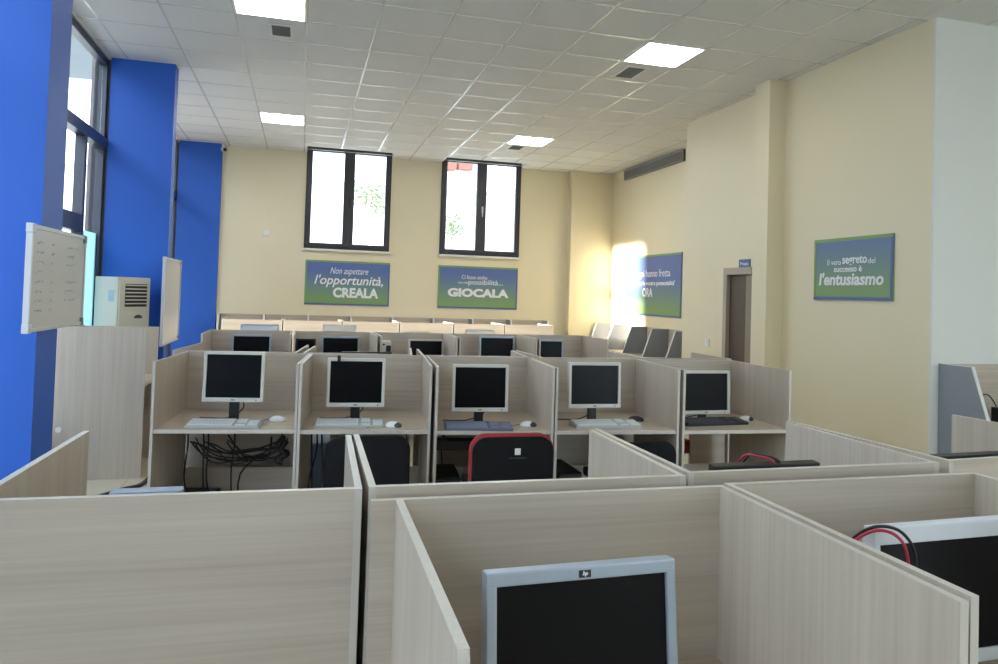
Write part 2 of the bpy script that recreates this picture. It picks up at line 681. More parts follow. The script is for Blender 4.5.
# ------------------------------------------------------------------ outdoors: seen through the panes, plus unseen sun blockers
t = thing('portico', 'pale canopy and concrete column outside the left window', 'canopy', (-3, 11.8, 0))
boxo('canopy_slab', (-2.2, .5, -7, 4.5, 5.75, 6.0), noisy(mat('outdoor_soffit', (.19, .225, .25), .9), 1, .1), t)
boxo('column', (-.05, .10, -.15, 1.10, 0, 5.75), noisy(mat('outdoor_column', (.09, .085, .085), .9), 5, .5, .4, 30), t)  # column lengthened in depth to keep the low sun off the back wall
tag(boxo('sun_blocker_wall', (-7.3, -7.0, -12, 2.5, -.5, 6.0), OUTW), 'added pale wall outside the left windows, unseen, blocking the low sun', 'wall')  # added out of view to keep low sun out of the nearer bays
tag(boxo('sun_blocker_wall', (-7.3, -7.0, 2.5, 10.0, -.5, 6.0), noisy(mat('dark_blocker_wall', (.07, .06, .055), .9), 8, .3)), 'added unseen dark wall blocking sun and skylight outside the bay by the near blue pillar', 'wall')  # added out of view, dark to cut sun and skylight through this bay
tag(boxo('pavement', (-30, 30, -20, 45, -.65, -.502), CONC), 'grey paved ground outside the building', 'ground')
t = thing('neighbouring_building', 'pale building across the street behind the back windows', 'building', (3, 26, -.5))
boxo('facade', (-12, 14, 0, 6, 0, 6.0), OUTW, t)
boxo('upper_facade', (-12, 4.0, 1.5, 6, 6.0, 13.0), OUTW, t)
for x, w_, z in ((5.15, .35, 6.85), (5.6, .55, 6.9)):
    boxo('brick_panel', (x - 3, x - 3 + w_, .9, 1.4, z, z + .35), OUTR, t)
boxo('ledge', (-12, 14, -.3, 0, 5.9, 6.05), OUTW, t)
f = MB()
for k in range(7):
    f.cyl((2.0 + k * .2, -.2, 4.0), (2.0 + k * .2, -.2, 4.5), .03, seg=6)
f.cyl((2.0, -.2, 4.5), (3.2, -.2, 4.5), .03, seg=6)
f.build('balcony_rail', VENT, t)
for i, (x, z, s) in enumerate(((1.7, 4.2, .6), (3.95, 3.75, .5))):
    t = thing('bush', ('leafy treetop outside the left back window', 'leafy bush outside the right back window')[i], 'tree', (x, 19 + i, -.5))
    f = MB()
    f.cyl((0, 0, 0), (0, 0, z), .09, .05, 8)
    f.build('trunk', OUTW, t)
    f = MB()
    for k in range(150):
        u = Vector((random.gauss(0, .42), random.gauss(0, .35), random.gauss(0, .32))) * s
        c = Vector((0, 0, z + .3)) + u
        mtx = Matrix.Translation(c) @ Matrix.Rotation(random.random() * 6, 4, Vector((random.random(), random.random(), .3)).normalized())
        f.box(-.06, .06, -.004, .004, -.03, .03, mtx=mtx)
    f.build('foliage', LEAF, t)

# ------------------------------------------------------------------ ceiling lights and vents
LBL = {(0, 2): 'square lit ceiling panel cut by the top edge of the photo, left',
       (0, 3): 'lit ceiling panel above the left back window',
       (1, 2): 'large lit ceiling panel nearest the right wall',
       (1, 3): 'lit ceiling panel above the right back window'}
for i, x in enumerate((-.639, 2.961, 6.561)):
    for j, y in enumerate((-2.44, 1.76, 5.96, 10.16)):
        if i == 2 and j > 0:
            continue
        t = thing('ceiling_light', LBL.get((i, j), 'lit ceiling panel overhead in the front half of the room'), 'light',
                  (x + .3, y + .3, H), 0, 'square ceiling light panels')
        f = MB()
        for b in ((-.298, .298, -.298, -.278), (-.298, .298, .278, .298), (-.298, -.278, -.278, .278), (.278, .298, -.278, .278)):
            f.box(*b, -.010, -.004)
        f.build('light_frame', WHITE, t)
        boxo('diffuser', (-.278, .278, -.278, .278, -.009, -.004), LAMPS[j], t)


def ceil_vent(x, y, sx, sy, label):
    t = thing('ceiling_vent', label, 'vent', (x, y, H), 0, 'small ceiling vents')
    f = MB()
    a, b = sx / 2, sy / 2
    e = .025
    f.box(-a, a, -b, -b + e, -.012, -.004)
    f.box(-a, a, b - e, b, -.012, -.004)
    f.box(-a, -a + e, -b + e, b - e, -.012, -.004)
    f.box(a - e, a, -b + e, b - e, -.012, -.004)
    f.build('vent_frame', WHITE, t)
    f = MB()
    f.box(-a + e, a - e, -b + e, b - e, -.006, -.004)
    n = 9
    for k in range(n):
        yy = -b + e + (k + .5) * (2 * b - 2 * e) / n
        f.box(-a + e, a - e, yy - .004, yy + .004, -.012, -.006)
    f.build('slats', VENT, t)


ceil_vent(-.265, 6.86, .21, .32, 'small grey ceiling vent behind the light panel at the top left')
ceil_vent(3.20, 6.86, .24, .40, 'grey ceiling vent beside the large light panel on the right')
ceil_vent(3.20, 11.0, .24, .34, 'small grey ceiling vent beyond the light panel above the right back window')

# long air grille high on the recessed right wall
t = thing('air_grille', 'long grey air grille high on the recessed right wall', 'vent', (XN, 11.05, 3.90))
f = MB()
f.box(-.03, 0, -1.06, 1.06, -.10, .085)
f.build('grille_backing', DGREY, t)
f = MB()
f.box(-.05, -.03, -1.06, 1.06, .055, .085)
f.box(-.05, -.03, -1.06, 1.06, -.10, -.085)
for k in range(60):
    y = -1.05 + k * 2.1 / 59
    f.box(-.045, -.03, y - .006, y + .006, -.085, .055)
f.build('slats', noisy(mat('grille_grey', (.30, .31, .29), .5), 30, .05), t)

# ------------------------------------------------------------------ signs
SG1 = sign_print('sign_gradient', (.10, .16, .40), (.20, .34, .13), 0, .76)


def sign(label, loc, rz, w, h, lines):
    t = thing('wall_sign', label, 'sign', loc, rz, 'blue and green motto signs')
    boxo('sign_board', (0, w, -.015, 0, 0, h), SG1, t)
    f = MB()
    f.box(0, w, -.018, -.015, 0, .03)
    f.box(w - .025, w, -.018, -.015, .03, h - .03)
    f.build('lower_border', SIGNB, t)
    f = MB()
    f.box(0, w, -.018, -.015, h - .03, h)
    f.box(0, .025, -.018, -.015, .03, h - .03)
    f.build('upper_border', SIGNG, t)
    for (s_, x0, x1, zz0, zz1, sh, bo) in lines:
        text(s_, TXT, t, x0 * w, x1 * w, zz0 * h, zz1 * h, -.0152, sh, bo)


sign('motto sign reading CREALA under the left back window', (.05, YB, 1.385), 0, 1.44, .765,
     [('Non aspettare', .29, .74, .66, .85, .35, 0.), ("l'opportunità,", .11, .92, .40, .68, .25, .012),
      ('CREALA', .33, .87, .17, .40, 0, .045)])
sign('motto sign reading GIOCALA under the right back window', (2.355, YB, 1.385), 0, 1.48, .765,
     [('Ci fosse anche', .29, .61, .695, .79, 0, 0), ('una sola', .245, .37, .585, .645, 0, 0),
      ('possibilità...', .375, .81, .53, .69, 0, .005), ('GIOCALA', .12, .89, .27, .475, 0, .055)])
sign('motto sign ending in ORA on the recessed right wall', (XN, 11.95, 1.375), R(-90), 1.95, 1.02,
     [('I sogni hanno fretta', .14, .82, .60, .76, 0, .0), ("realizzate le vostre potenzialità'", .07, .90, .48, .575, 0, .02),
      ('ORA', .33, .52, .31, .46, 0, .03)])
sign("motto sign reading l'entusiasmo on the near right wall", (XR, 6.05, 1.70), R(-90), .98, .58,
     [('Il vero', .19, .37, .565, .66, 0, 0), ('segreto', .39, .70, .535, .70, 0, .02), ('del', .715, .80, .57, .66, 0, 0),
      ('successo è', .28, .64, .45, .545, 0, .02), ("l'entusiasmo", .075, .90, .235, .445, .12, .03)])

# door in the right wall behind the pillar
t = thing('door_1', '', 'door', (XR, 7.08, 0))
del t['label'], t['category']
struct(t)
f = MB()
f.box(-.02, .15, .48, .55, 0, 2.05)
f.box(-.02, .15, .0, .48, 1.97, 2.05)
f.build('door_frame', JAMB, t)
boxo('door_leaf', (.03, .07, .15, .48, .01, 1.96), DOORW, t)
boxo('door_leaf', (.01, .05, .0, .135, .01, 1.96), noisy(mat('tan_door_leaf', (.27, .215, .15), .5), 12, .1), t)
t = thing('door_plate', 'small blue name plate above the brown door', 'sign', (XR, 7.33, 2.035), R(-90))
boxo('plate', (0, .21, -.012, 0, 0, .105), SIGNB, t)
text('Privato', TXT, t, .03, .18, .035, .075, -.0122, 0, .01)
t = thing('light_switch', 'white wall switch left of the brown door', 'switch', (XR, 7.98, 1.14), R(-90))
boxo('switch_plate', (-.05, .05, -.012, 0, -.05, .05), WHITE, t, .003)
boxo('rocker', (-.02, .02, -.018, -.012, -.03, .03), PAPER, t, .002)
# sensor box with conduit, camera
t = thing('thermostat', 'small white control box on the back wall left of the windows', 'switch', (-.61, YB, 2.57))
boxo('box', (-.055, .055, -.03, 0, -.05, .05), WHITE, t, .004)
boxo('conduit', (-.006, .006, -.012, 0, .05, 1.42), CREAM, t)
t = thing('security_camera', 'small white security camera at the top corner of the blue wall', 'camera', (-1.33, 12.70, 3.90))
f = MB()
f.ball((0, -.03, .0), .035, .05, .035)
f.build('dome', WHITE, t, True)
f = MB()
f.ball((.035, -.06, -.005), .03, .035, .03)
f.build('lens', BLACK, t, True)
boxo('bracket', (-.02, .02, -.02, 0, .02, .09), WHITE, t)


# ------------------------------------------------------------------ furniture builders
def booth(label, FL, FR, d, h=1.17, group=None, mod=((0., 1.),), back_z=.70, ext_left=0., mod_top=.34, name='cubicle_desk', desk=.75, fwd=0.):
    """a study booth: FL, FR are its outer front corners seen from its own seat"""
    FL, FR = Vector(FL), Vector(FR)
    ax = FR - FL
    w = ax.length
    rz = math.atan2(ax.y, ax.x)
    mid = (FL + FR) / 2
    t = thing(name, label, 'desk', (mid.x, mid.y, 0), rz, group)
    p = .017
    a = w / 2
    for s in (-1, 1):
        boxo('side_panel', (s * a, s * (a - p), -fwd if s > 0 else 0, d, 0, h), [WZ, EDGE], t, edge_axis=0)
    boxo('back_panel', (-a + p, a - p, d - p, d, back_z, h), [WX, EDGE], t, edge_axis=1)
    if ext_left:
        boxo('filler_strip', (-a - ext_left, -a, d - p, d, 0, h), [WX, EDGE], t, edge_axis=1)
    boxo('desktop', (-a + p, a - p, .012, d - p, desk - .025, desk), [WT, EDGE], t, edge_axis=2)
    for (u, v) in mod:
        boxo('modesty_panel', (-a + p + u * (w - 2 * p), -a + p + v * (w - 2 * p), d - .05, d - .034, .06, mod_top), [WX, EDGE], t, edge_axis=1)
    return t


def wall_desk(label, loc, rz, w, group, end=False, h=1.2):
    t = thing('wall_desk', label, 'desk', loc, rz, group)
    boxo('back_panel', (.015, w - .015, -.018, 0, .45, h), [WX, EDGE], t, edge_axis=1)
    boxo('desktop', (.015, w - .015, -.44, -.018, .725, .75), [WT, EDGE], t, edge_axis=2)
    for x in ([0, w] if end else [0]):
        f = MB()
        f.prism([(0, 0), (-.40, 0), (-.46, .72), (-.29, h), (0, h)], 0, x - .014, x + .014, 0)
        dv = f.build('divider', GREYP, t)
        f = MB()
        f.prism([(-.40, 0), (-.406, 0), (-.467, .72), (-.296, h + .004), (0, h + .004), (0, h), (-.29, h), (-.46, .72)], 0, x - .014, x + .014, 0)
        f.build('edge_strip', EDGEW, dv)
    return t


def monitor(label, loc, rz, w, h, zb, case, group='desktop monitors', screen=SCREEN, tilt=-4, bez=.020, top=.020, chin=.026, stand=BLACK,
            logo=None, cable=True, cat='monitor', rear=None, hp=False, depth=.05):
    """loc is the foot on the desk, zb the height of the lower bezel edge"""
    t = thing('monitor', label, cat, loc, rz, group)
    Mx = Matrix.Translation((0, 0, zb)) @ Matrix.Rotation(R(tilt), 4, 'X')

    def tb(name, b, m, bev=0., par=t):
        q = MB()
        vs_ = q.box(*b, bev=bev)
        o = q.build(name, m, par)
        o.data.transform(Mx)
        return o
    a = w / 2
    q = MB()
    q.box(-a, a, -.018, .018, h - top, h, .004)
    q.box(-a, a, -.018, .018, 0, chin, .004)
    q.box(-a, -a + bez, -.018, .018, chin - .004, h - top + .004, .004)
    q.box(a - bez, a, -.018, .018, chin - .004, h - top + .004, .004)
    bz = q.build('bezel', case, t)
    bz.data.transform(Mx)
    tb('screen', (-a + bez, a - bez, -.010, .0, chin, h - top), screen)
    q = MB()
    q.prism([(.018, .01), (.018, h - .01), (.03, h - .02), (depth, h - .07), (depth, .06), (.03, .02)], 0, -a + .012, a - .012)
    o = q.build('rear_housing', rear or case, t)
    o.data.transform(Mx)
    q = MB()
    q.box(-.032, .032, .03, .055, .012, zb + .10, .004)
    q.build('stand_neck', stand, t)
    q = MB()
    q.ball((0, .02, 0), .12, .095, .016)
    for v in q.bm.verts:
        v.co.z = max(v.co.z, 0)
    q.build('stand_base', stand, t, True)
    if logo:
        tb('logo', (-.012, .012, -.0195, -.0178, chin * .38, chin * .62), DGREY)
    tb('power_button', (a - .05, a - .042, -.0195, -.0178, chin * .35, chin * .65), DGREY)
    if hp:
        e = tb('emblem', (-.0125, .0125, -.0192, -.0178, h - top * .80, h - top * .28), BLACK)
        tx = text('hp', PALE, e, -.0055, .0055, h - top * .72, h - top * .34, -.0193, .25, .02, 'emblem_letters')
        tx.data.transform(Mx)
    if cable:
        q = MB()
        q.tube([(.0, .06, zb + .05), (.05, .11, zb * .5 + .02), (-.05, .14, .008), (-.16, .12, .006), (-.24, .13, .006)], .0045, 6)
        q.build('cable', CABLE, t)
    return t


def keyboard(label, loc, rz, case, keys, group='keyboards on the desks of the second row', w=.455):
    t = thing('keyboard', label, 'keyboard', loc, rz, group)
    d = .165
    f = MB()
    f.prism([(0, 0), (0, .016), (d, .034), (d, 0)], 0, -w / 2, w / 2)
    bmesh.ops.bevel(f.bm, geom=f.bm.edges[:], offset=.004, segments=2, affect='EDGES')
    f.build('case', case, t)
    f, g, hh, aa = MB(), MB(), MB(), MB()
    rows = [(.012, 8), (.034, 12), (.055, 12), (.076, 13), (.097, 13), (.130, 13)]
    for (y, n) in rows:
        blocks = [(-w / 2 + .012, w * .13, n)] + ([(w * .17, w * .30, 3)] if y < .02 or y > .06 else []) + ([(w * .335, w / 2 - .012, 4)] if y < .12 else [])
        for (u, v, k) in blocks:
            st = (v - u) / k
            for i in range(k):
                z = .016 + y / d * .018
                (g if u > w * .33 else (aa if y < .02 else hh) if u > w * .15 else f).box(u + i * st + .001, u + (i + 1) * st - .0015, y, y + .0175, z - .004, z + .008)
    f.build('keys', keys, t)
    g.build('number_keys', keys, t)
    hh.build('navigation_keys', keys, t)
    aa.build('arrow_keys', keys, t)
    f = MB()
    f.tube([(-.05, d, .02), (-.06, d + .04, .008), (-.10, d + .09, .006), (-.2, d + .12, .006)], .003, 6)
    f.build('cable', CABLE if case is not KEYCASE else DGREY, t)
    return t


def mouse(label, loc, rz, body, trim, group='mice on the desks of the second row'):
    t = thing('mouse', label, 'mouse', loc, rz, group)
    f = MB()
    f.ball((0, 0, .004), .031, .056, .034)
    for v in f.bm.verts:
        v.co.z = max(v.co.z, 0)
    f.build('shell', body, t, True)
    f = MB()
    f.ball((0, -.024, .010), .0306, .036, .022)
    f.build('buttons', trim, t, True)
    f = MB()
    f.tube([(0, .055, .012), (.0, .09, .005), (-.03, .13, .005), (-.09, .16, .005)], .002, 6)
    f.build('cable', CABLE, t)
    return t


def office_chair(label, loc, rz, bw, bz0, bz1, rim=None, seat=FABB, tagplate=False):
    """faces local +Y; backrest plane at local y = -0.22"""
    t = thing('office_chair', label, 'chair', loc, rz, 'office chairs pushed up to the second row')

    def slab(n, w, zz0, zz1, y0, y1, m, r, par=t):
        pts = []
        for (cx, cz, a0) in ((w / 2 - r, zz1 - r, 0), (-w / 2 + r, zz1 - r, 90), (-w / 2 + r * .6, zz0 + r * .6, 180), (w / 2 - r * .6, zz0 + r * .6, 270)):
            rr = r if a0 < 100 else r * .6
            for k in range(7):
                a = R(a0 + k * 15)
                pts.append((cx + rr * math.cos(a), cz + rr * math.sin(a)))
        f = MB()
        f.prism(pts, 1, y0, y1)
        bmesh.ops.bevel(f.bm, geom=[e for e in f.bm.edges if abs(e.verts[0].co.y - e.verts[1].co.y) < 1e-5], offset=.010, segments=3, affect='EDGES')
        for v in f.bm.verts:
            v.co.y -= .35 * (v.co.x ** 2) * -1 * .6
        return f.build(n, m, par)
    bk = slab('backrest', bw, bz0, bz1, -.255, -.215, FABB, .09)
    if rim:
        slab('back_cushion', bw + .022, bz0 + .02, bz1 + .014, -.216, -.165, rim, .10)
    else:
        slab('back_cushion', bw - .02, bz0 + .02, bz1 - .01, -.216, -.175, FABB, .08)
    if tagplate:
        boxo('label_tag', (.0, .035, -.2585, -.2545, bz1 - .10, bz1 - .062), PAPER, bk)
        boxo('lettering', (-.035, .07, -.2585, -.2545, bz1 - .122, bz1 - .117), DGREY, bk)
    f = MB()
    f.box(-.23, .23, -.20, .24, .42, .48, .02)
    f.build('seat', seat, t)
    boxo('back_bracket', (-.03, .03, -.30, -.255, .38, bz0 + .14), BLACK, t, .005)
    boxo('seat_plate', (-.09, .09, -.30, .10, .385, .42), BLACK, t, .004)
    f = MB()
    f.cyl((0, 0, .09), (0, 0, .39), .025)
    f.build('gas_column', BLACK, t)
    for k in range(5):
        a = R(90 + 72 * k)
        f = MB()
        f.cyl((0, 0, .10), (.27 * math.cos(a), .27 * math.sin(a), .065), .024, .014, 8)
        lg = f.build('leg', BLACK, t)
        f = MB()
        c = Vector((.27 * math.cos(a), .27 * math.sin(a), .028))
        dv = Vector((-math.sin(a), math.cos(a), 0)) * .018
        f.cyl(c - dv, c + dv, .028, seg=12)
        f.build('caster', BLACK, lg)
    return t


def cable_run(label, pts, r, m=CABLE, group='black cables under the second row desks', name='cable'):
    f = MB()
    f.tube(pts, r, 6)
    return tag(f.build(name, m), label, 'cable', group)


# ------------------------------------------------------------------ first row (nearest), back to back
booth('cubicle desk at lower left, its blank horizontal grain back panel facing the camera', (.168, 2.335), (-.63, 2.355), .635, 1.195, 'first row of oak cubicle desks', back_z=.05, fwd=.125)
booth('cubicle desk of the first row in front of the red chair', (.990, 2.335), (.176, 2.345), .635, 1.195, 'first row of oak cubicle desks', back_z=.05)
booth('cubicle desk of the first row with the black monitor and red cable showing', (1.830, 2.37), (.998, 2.362), .635, 1.195, 'first row of oak cubicle desks', back_z=.05)
booth('cubicle desk of the first row opening away at right edge, below the grey divider', (2.735, 2.51), (1.838, 2.44), .69, 1.195, 'first row of oak cubicle desks', back_z=.05)
booth('near cubicle desk open to the camera around the silver monitor', (.217, .948), (1.058, .940), .722, 1.179, 'first row of oak cubicle desks', back_z=.05, ext_left=.055)
booth('near cubicle desk open to the camera at lower right around the white monitor', (1.079, .955), (1.90, .955), .722, 1.179, 'first row of oak cubicle desks', back_z=.05)

# ------------------------------------------------------------------ second row, five booths facing the camera
R2 = [((-.87, 4.902), (.005, 4.81)), ((.008, 4.79), (.847, 4.705)), ((.868, 4.675), (1.664, 4.61)), ((1.670, 4.60), (2.555, 4.53)), ((2.575, 4.52), (3.41, 4.475))]
lab2 = ['leftmost cubicle desk of the second row with a tangle of cables below', 'second cubicle desk from the left in the second row, black chair in front',
        'middle cubicle desk of the second row, red and black chair in front', 'fourth cubicle desk from the left in the second row, white keyboard on it',
        'rightmost cubicle desk of the second row with the black keyboard']
mods = [((0, 1),), ((.19, 1.),), ((0, 1.),), ((0., 1.),), ((.16, 1.),)]
for (a, b), l, m_ in zip(R2, lab2, mods):
    booth(l, a, b, .80, 1.17, 'second row of oak cubicle desks', mod=m_, back_z=.715)
F2 = [((.08, 6.44), (-.80, 6.55), .78), ((.93, 6.22), (.12, 6.33), .66), ((1.79, 6.06), (.96, 6.13), .60), ((2.72, 6.10), (1.82, 6.08), .68), ((3.55, 6.08), (2.76, 6.10), .66)]
labf = ['leftmost', 'second from left', 'middle', 'fourth from left', 'rightmost']
for (a, b, d), l, mo in zip(F2, labf, (((0, 1),), ((0, .74),), ((0, 1),), ((0, 1),), ((0, .43),))):
    booth(l + ' cubicle desk opening away behind the second row', a, b, d, 1.17, 'cubicle desks backing onto the second row', mod=mo, mod_top=.66)

# ------------------------------------------------------------------ third row
R3 = [(-.95, -.085), (-.06, .80), (.83, 1.67), (1.69, 2.585), (2.61, 3.45)]
lab3 = ['leftmost cubicle desk of the third row, nearest the blue wall', 'third row cubicle desk holding two monitors, second from left', 'third row cubicle desk with a small speaker in its left corner',
        'third row cubicle desk behind the middle booths, fourth from left', 'rightmost cubicle desk of the third row']
for (a, b), l in zip(R3, lab3):
    booth(l, (a, 7.78), (b, 7.78), .80, 1.17, 'third row of oak cubicle desks')
for i, (a, b) in enumerate(R3):
    booth('low desk backing onto the third row, ' + ['at the left end', 'second from the left end', 'in the middle', 'second from the right end', 'at the right end'][i],
          (b, 9.28), (a, 9.28), .68, 1.06, 'low desks behind the third row', mod=())
# ------------------------------------------------------------------ fourth row, facing the back wall
X4 = [-1.12, -.25, .62, 1.50, 2.36, 3.20, 4.05]
l4 = ['at its left end', 'second from its left end', 'third from its left end', 'third from its right end', 'second from its right end', 'at its right end']
for i in range(6):
    booth('far cubicle desk of the fourth row facing the back wall, ' + l4[i], (X4[i + 1] - .008, 12.12), (X4[i] + .008, 12.12), .78, 1.17, 'fourth row of oak cubicle desks', mod=())
# ------------------------------------------------------------------ desks along the walls
for k in range(8):
    wall_desk('wall desk along the back wall, ' + ('leftmost beside the blue wall', 'second from the blue wall', 'under the left half of the CREALA sign', 'under the right half of the CREALA sign',
              'between the two signs', 'under the left half of the GIOCALA sign', 'under the right half of the GIOCALA sign', 'rightmost with the grey end divider')[k],
              (-1.28 + .704 * k, YB - .012, 0), 0, .704, 'wall desks along the back wall', k == 7)
for k, y in enumerate((12.58, 11.84, 11.10, 10.37, 9.64)):
    wall_desk('slanted grey divider desk under the ORA sign, ' + ('farthest', 'second farthest', 'middle one', 'second nearest', 'nearest, half hidden by the wall corner')[k],
              (XN - .002, y, 0), R(-90), .73, 'wall desks in the recess', k == 4, 1.19)
wall_desk('wall desk at the right edge with a blue grey slanted divider', (4.945, YR - .002, 0), 0, .86, 'wall desks at the right edge', False, 1.21)
wall_desk('wall desk beyond the right edge of the photo', (5.81, YR - .002, 0), 0, .86, 'wall desks at the right edge', True, 1.21)

# booth against the left wall, open towards the room
t = thing('wall_booth', 'side facing booth under the first whiteboard with a tall plain end panel', 'desk', (-1.26, 6.77, 0))
boxo('end_panel', (-.70, 0, 0, .018, 0, 1.272), [WZ, EDGE], t, edge_axis=1)
boxo('end_panel', (-.70, -.05, .83, .848, 0, 1.24), [WZ, EDGE], t, edge_axis=1)
boxo('back_panel', (-.70, -.682, .018, .83, .45, 1.25), [WX, EDGE], t, edge_axis=0)
boxo('desktop', (-.682, -.01, .018, .83, .765, .79), [WT, EDGE], t, edge_axis=2)
f = MB()
f.cyl((-.635, -.012, .42), (-.635, 0, .42), .022)
f.build('cover_cap', WHITE, t)

# ------------------------------------------------------------------ air conditioner
t = thing('air_conditioner', 'tall cream standing air conditioner with black louvres by the blue pillar', 'air conditioner', (-1.715, 7.97, 0), R(58))
boxo('cabinet', (-.21, .21, -.14, .14, 0, 1.71), ACW, t, .012)
boxo('front_panel', (-.195, .195, -.152, -.14, .10, 1.68), ACW, t, .006)
boxo('outlet', (-.13, .15, -.156, -.150, 1.42, 1.645), BLACK, t)
f = MB()
for k in range(6):
    z = 1.445 + k * .036
    f.box(-.13, .15, -.166, -.152, z, z + .012, .002)
f.build('louvres', ACW, t)
f = MB()
f.ball((.05, -.152, 1.31), .055, .006, .03)
for v in f.bm.verts:
    v.co.z = max(v.co.z, 1.305)
f.build('display', DGREY, t, True)
boxo('sticker', (-.2115, -.2100, -.10, -.03, 1.47, 1.58), noisy(mat('pale_sticker', (.38, .50, .58), .5), 30, .05), t)


# ------------------------------------------------------------------ whiteboards on the pillars
def whiteboard(label, loc, w, z0, z1, marks):
    """hangs on a pillar face looking +X; runs along +Y"""
    t = thing('whiteboard', label, 'whiteboard', loc, 0, 'whiteboards on the blue pillars')
    boxo('board', (0, .018, .015, w - .015, z0 + .015, z1 - .015), WBOARD, t)
    f = MB()
    f.box(-.004, .026, 0, w, z1 - .02, z1)
    f.box(-.004, .026, 0, w, z0, z0 + .02)
    f.box(-.004, .026, 0, .02, z0 + .02, z1 - .02)
    f.box(-.004, .026, w - .02, w, z0 + .02, z1 - .02)
    f.build('board_frame', ALU, t)
    for (y, z) in ((0, z0), (0, z1), (w, z0), (w, z1)):
        s1 = .045 if y == 0 else -.045
        s2 = .045 if z == z0 else -.045
        f = MB()
        f.box(-.006, .029, min(y - s1 * .1, y + s1), max(y - s1 * .1, y + s1), min(z - s2 * .1, z + s2), max(z - s2 * .1, z + s2), .004)
        f.build('corner_cap', VENT if y else ALU, t)
    if marks:
        f = MB()
        rnd = random.Random(3)
        for c0, wd in ((.10, .14), (.34, .05), (.60, .26)):
            for k in range(8):
                z = z1 - .09 - k * .052
                if rnd.random() < .22 and c0 > .5:
                    continue
                pts = []
                y = c0
                while y < c0 + wd * rnd.uniform(.6, 1.05):
                    pts.append((.0186, y, z + rnd.uniform(-.008, .008)))
                    y += .012
                if len(pts) > 2:
                    f.tube(pts, .0016, 4, sub=2)
        f.tube([(.0186, .58, z1 - .36), (.0186, .75, z1 - .385), (.0186, .97, z1 - .38)], .0016, 4)
        f.build('handwriting', INK, t)
    return t


whiteboard('whiteboard with faded handwriting on the near blue pillar', (-1.372, 4.235, 0), .97, 1.378, 1.942, True)
whiteboard('narrow looking whiteboard seen edge on, on the farther blue pillar', (-1.372, 8.05, 0), 1.02, 1.02, 1.93, False)

# ------------------------------------------------------------------ monitors
DZ = .75
monitor('silver monitor with a square emblem in the near cubicle, its screen dark', (.552, 1.31, DZ), R(1.5), .397, .335, .043, SILVER, group=None, tilt=-6, bez=.021, top=.026, chin=.026, hp=True, cable=False, depth=.06)
t = monitor('white monitor with a thick top bezel at the lower right', (1.562, 1.43, DZ), R(1.5), .46, .335, .040, PALE, group=None, tilt=-5, bez=.015, top=.042, chin=.03, cable=False, depth=.045)
monitor('black monitor seen from behind over the first row panel, red cable across it', (1.395, 1.97, DZ), R(180), .372, .335, .075, BLACK, group='black monitors turned away in the first row', tilt=-4, depth=.045)
monitor('black monitor turned away at the right edge, below the grey divider', (2.295, 2.03, DZ), R(183), .42, .335, .068, BLACK, group='black monitors turned away in the first row', tilt=-4)
monitor('dark monitor turned away, its top just over the lower left panel', (-.36, 2.05, DZ), R(180), .17, .32, .058, SILVER, group=None, tilt=-4)
m2 = [('cream monitor on the leftmost second row desk', (-.41, 5.13), -7, .39, .333, .135, BEZEL),
      ('cream monitor with a black clip on the second desk of the second row', (.385, 5.06), -5, .39, .33, .105, BEZEL),
      ('cream monitor on the middle second row desk above the blue grey keyboard', (1.222, 4.90), -4, .395, .325, .088, BEZEL),
      ('cream monitor on the fourth desk of the second row', (2.065, 4.88), -1, .40, .325, .108, BEZEL),
      ('cream monitor above the black keyboard on the rightmost second row desk', (2.965, 4.88), 1, .41, .325, .052, BEZEL)]
for l, (x, y), rz, w, h, zb, c in m2:
    monitor(l, (x, y, DZ), R(rz), w, h, zb, c, 'cream monitors on the second row', logo=True, tilt=-2, bez=.021, top=.021, chin=.028)
tag(boxo('clip', (.255, .275, 5.035, 5.085, 1.165, 1.205), BLACK), 'small black clip on top of the second row monitor', 'clip')
m3 = [('leftmost monitor of the third row, silver grey bezel', (-.505, 8.40), .41, 1.13, SILVER), ('narrow black monitor beside the panel in the third row', (.07, 8.30), .215, 1.10, BLACK),
      ('third row monitor in front of the CREALA sign, grey screen', (.45, 8.38), .42, 1.125, SILVER), ('third row monitor with a white bezel right of the small speaker', (1.415, 8.33), .41, 1.11, BEZEL),
      ('third row monitor with a silver bezel below the GIOCALA sign', (2.265, 8.33), .43, 1.155, SILVER), ('rightmost monitor of the third row with a thin grey bezel', (2.90, 8.33), .40, 1.125, SILVER)]
for l, (x, y), w, top_, c in m3:
    monitor(l, (x, y, DZ), 0, w, .34, top_ - .34 - DZ, c, 'monitors on the third row', tilt=-2, cable=False)
m4 = [('silver monitor turned away behind the leftmost third row desk', (-.455, 9.02), .43, 1.215, SILVER), ('cream monitor back under the CREALA sign', (.465, 9.02), .40, 1.23, BEZEL),
      ('low cream monitor back between the two signs', (1.41, 9.02), .33, 1.16, BEZEL), ('cream monitor back with a black cable under the GIOCALA sign', (2.22, 9.02), .38, 1.20, BEZEL)]
for l, (x, y), w, top_, c in m4:
    monitor(l, (x, y, DZ), R(180), w, .36, top_ - .36 - DZ, c, 'monitor backs behind the third row', tilt=-2, cable=False, depth=.10)
m5 = [('black monitor top behind the second desk of the second row', (.53, 5.98), .40, 1.155), ('black monitor top behind the middle desk of the second row', (1.50, 5.86), .42, 1.135)]
for l, (x, y), w, top_ in m5:
    monitor(l, (x, y, DZ), R(180), w, .34, top_ - .34 - DZ, BLACK, 'black monitors behind the second row', tilt=-2, cable=False)

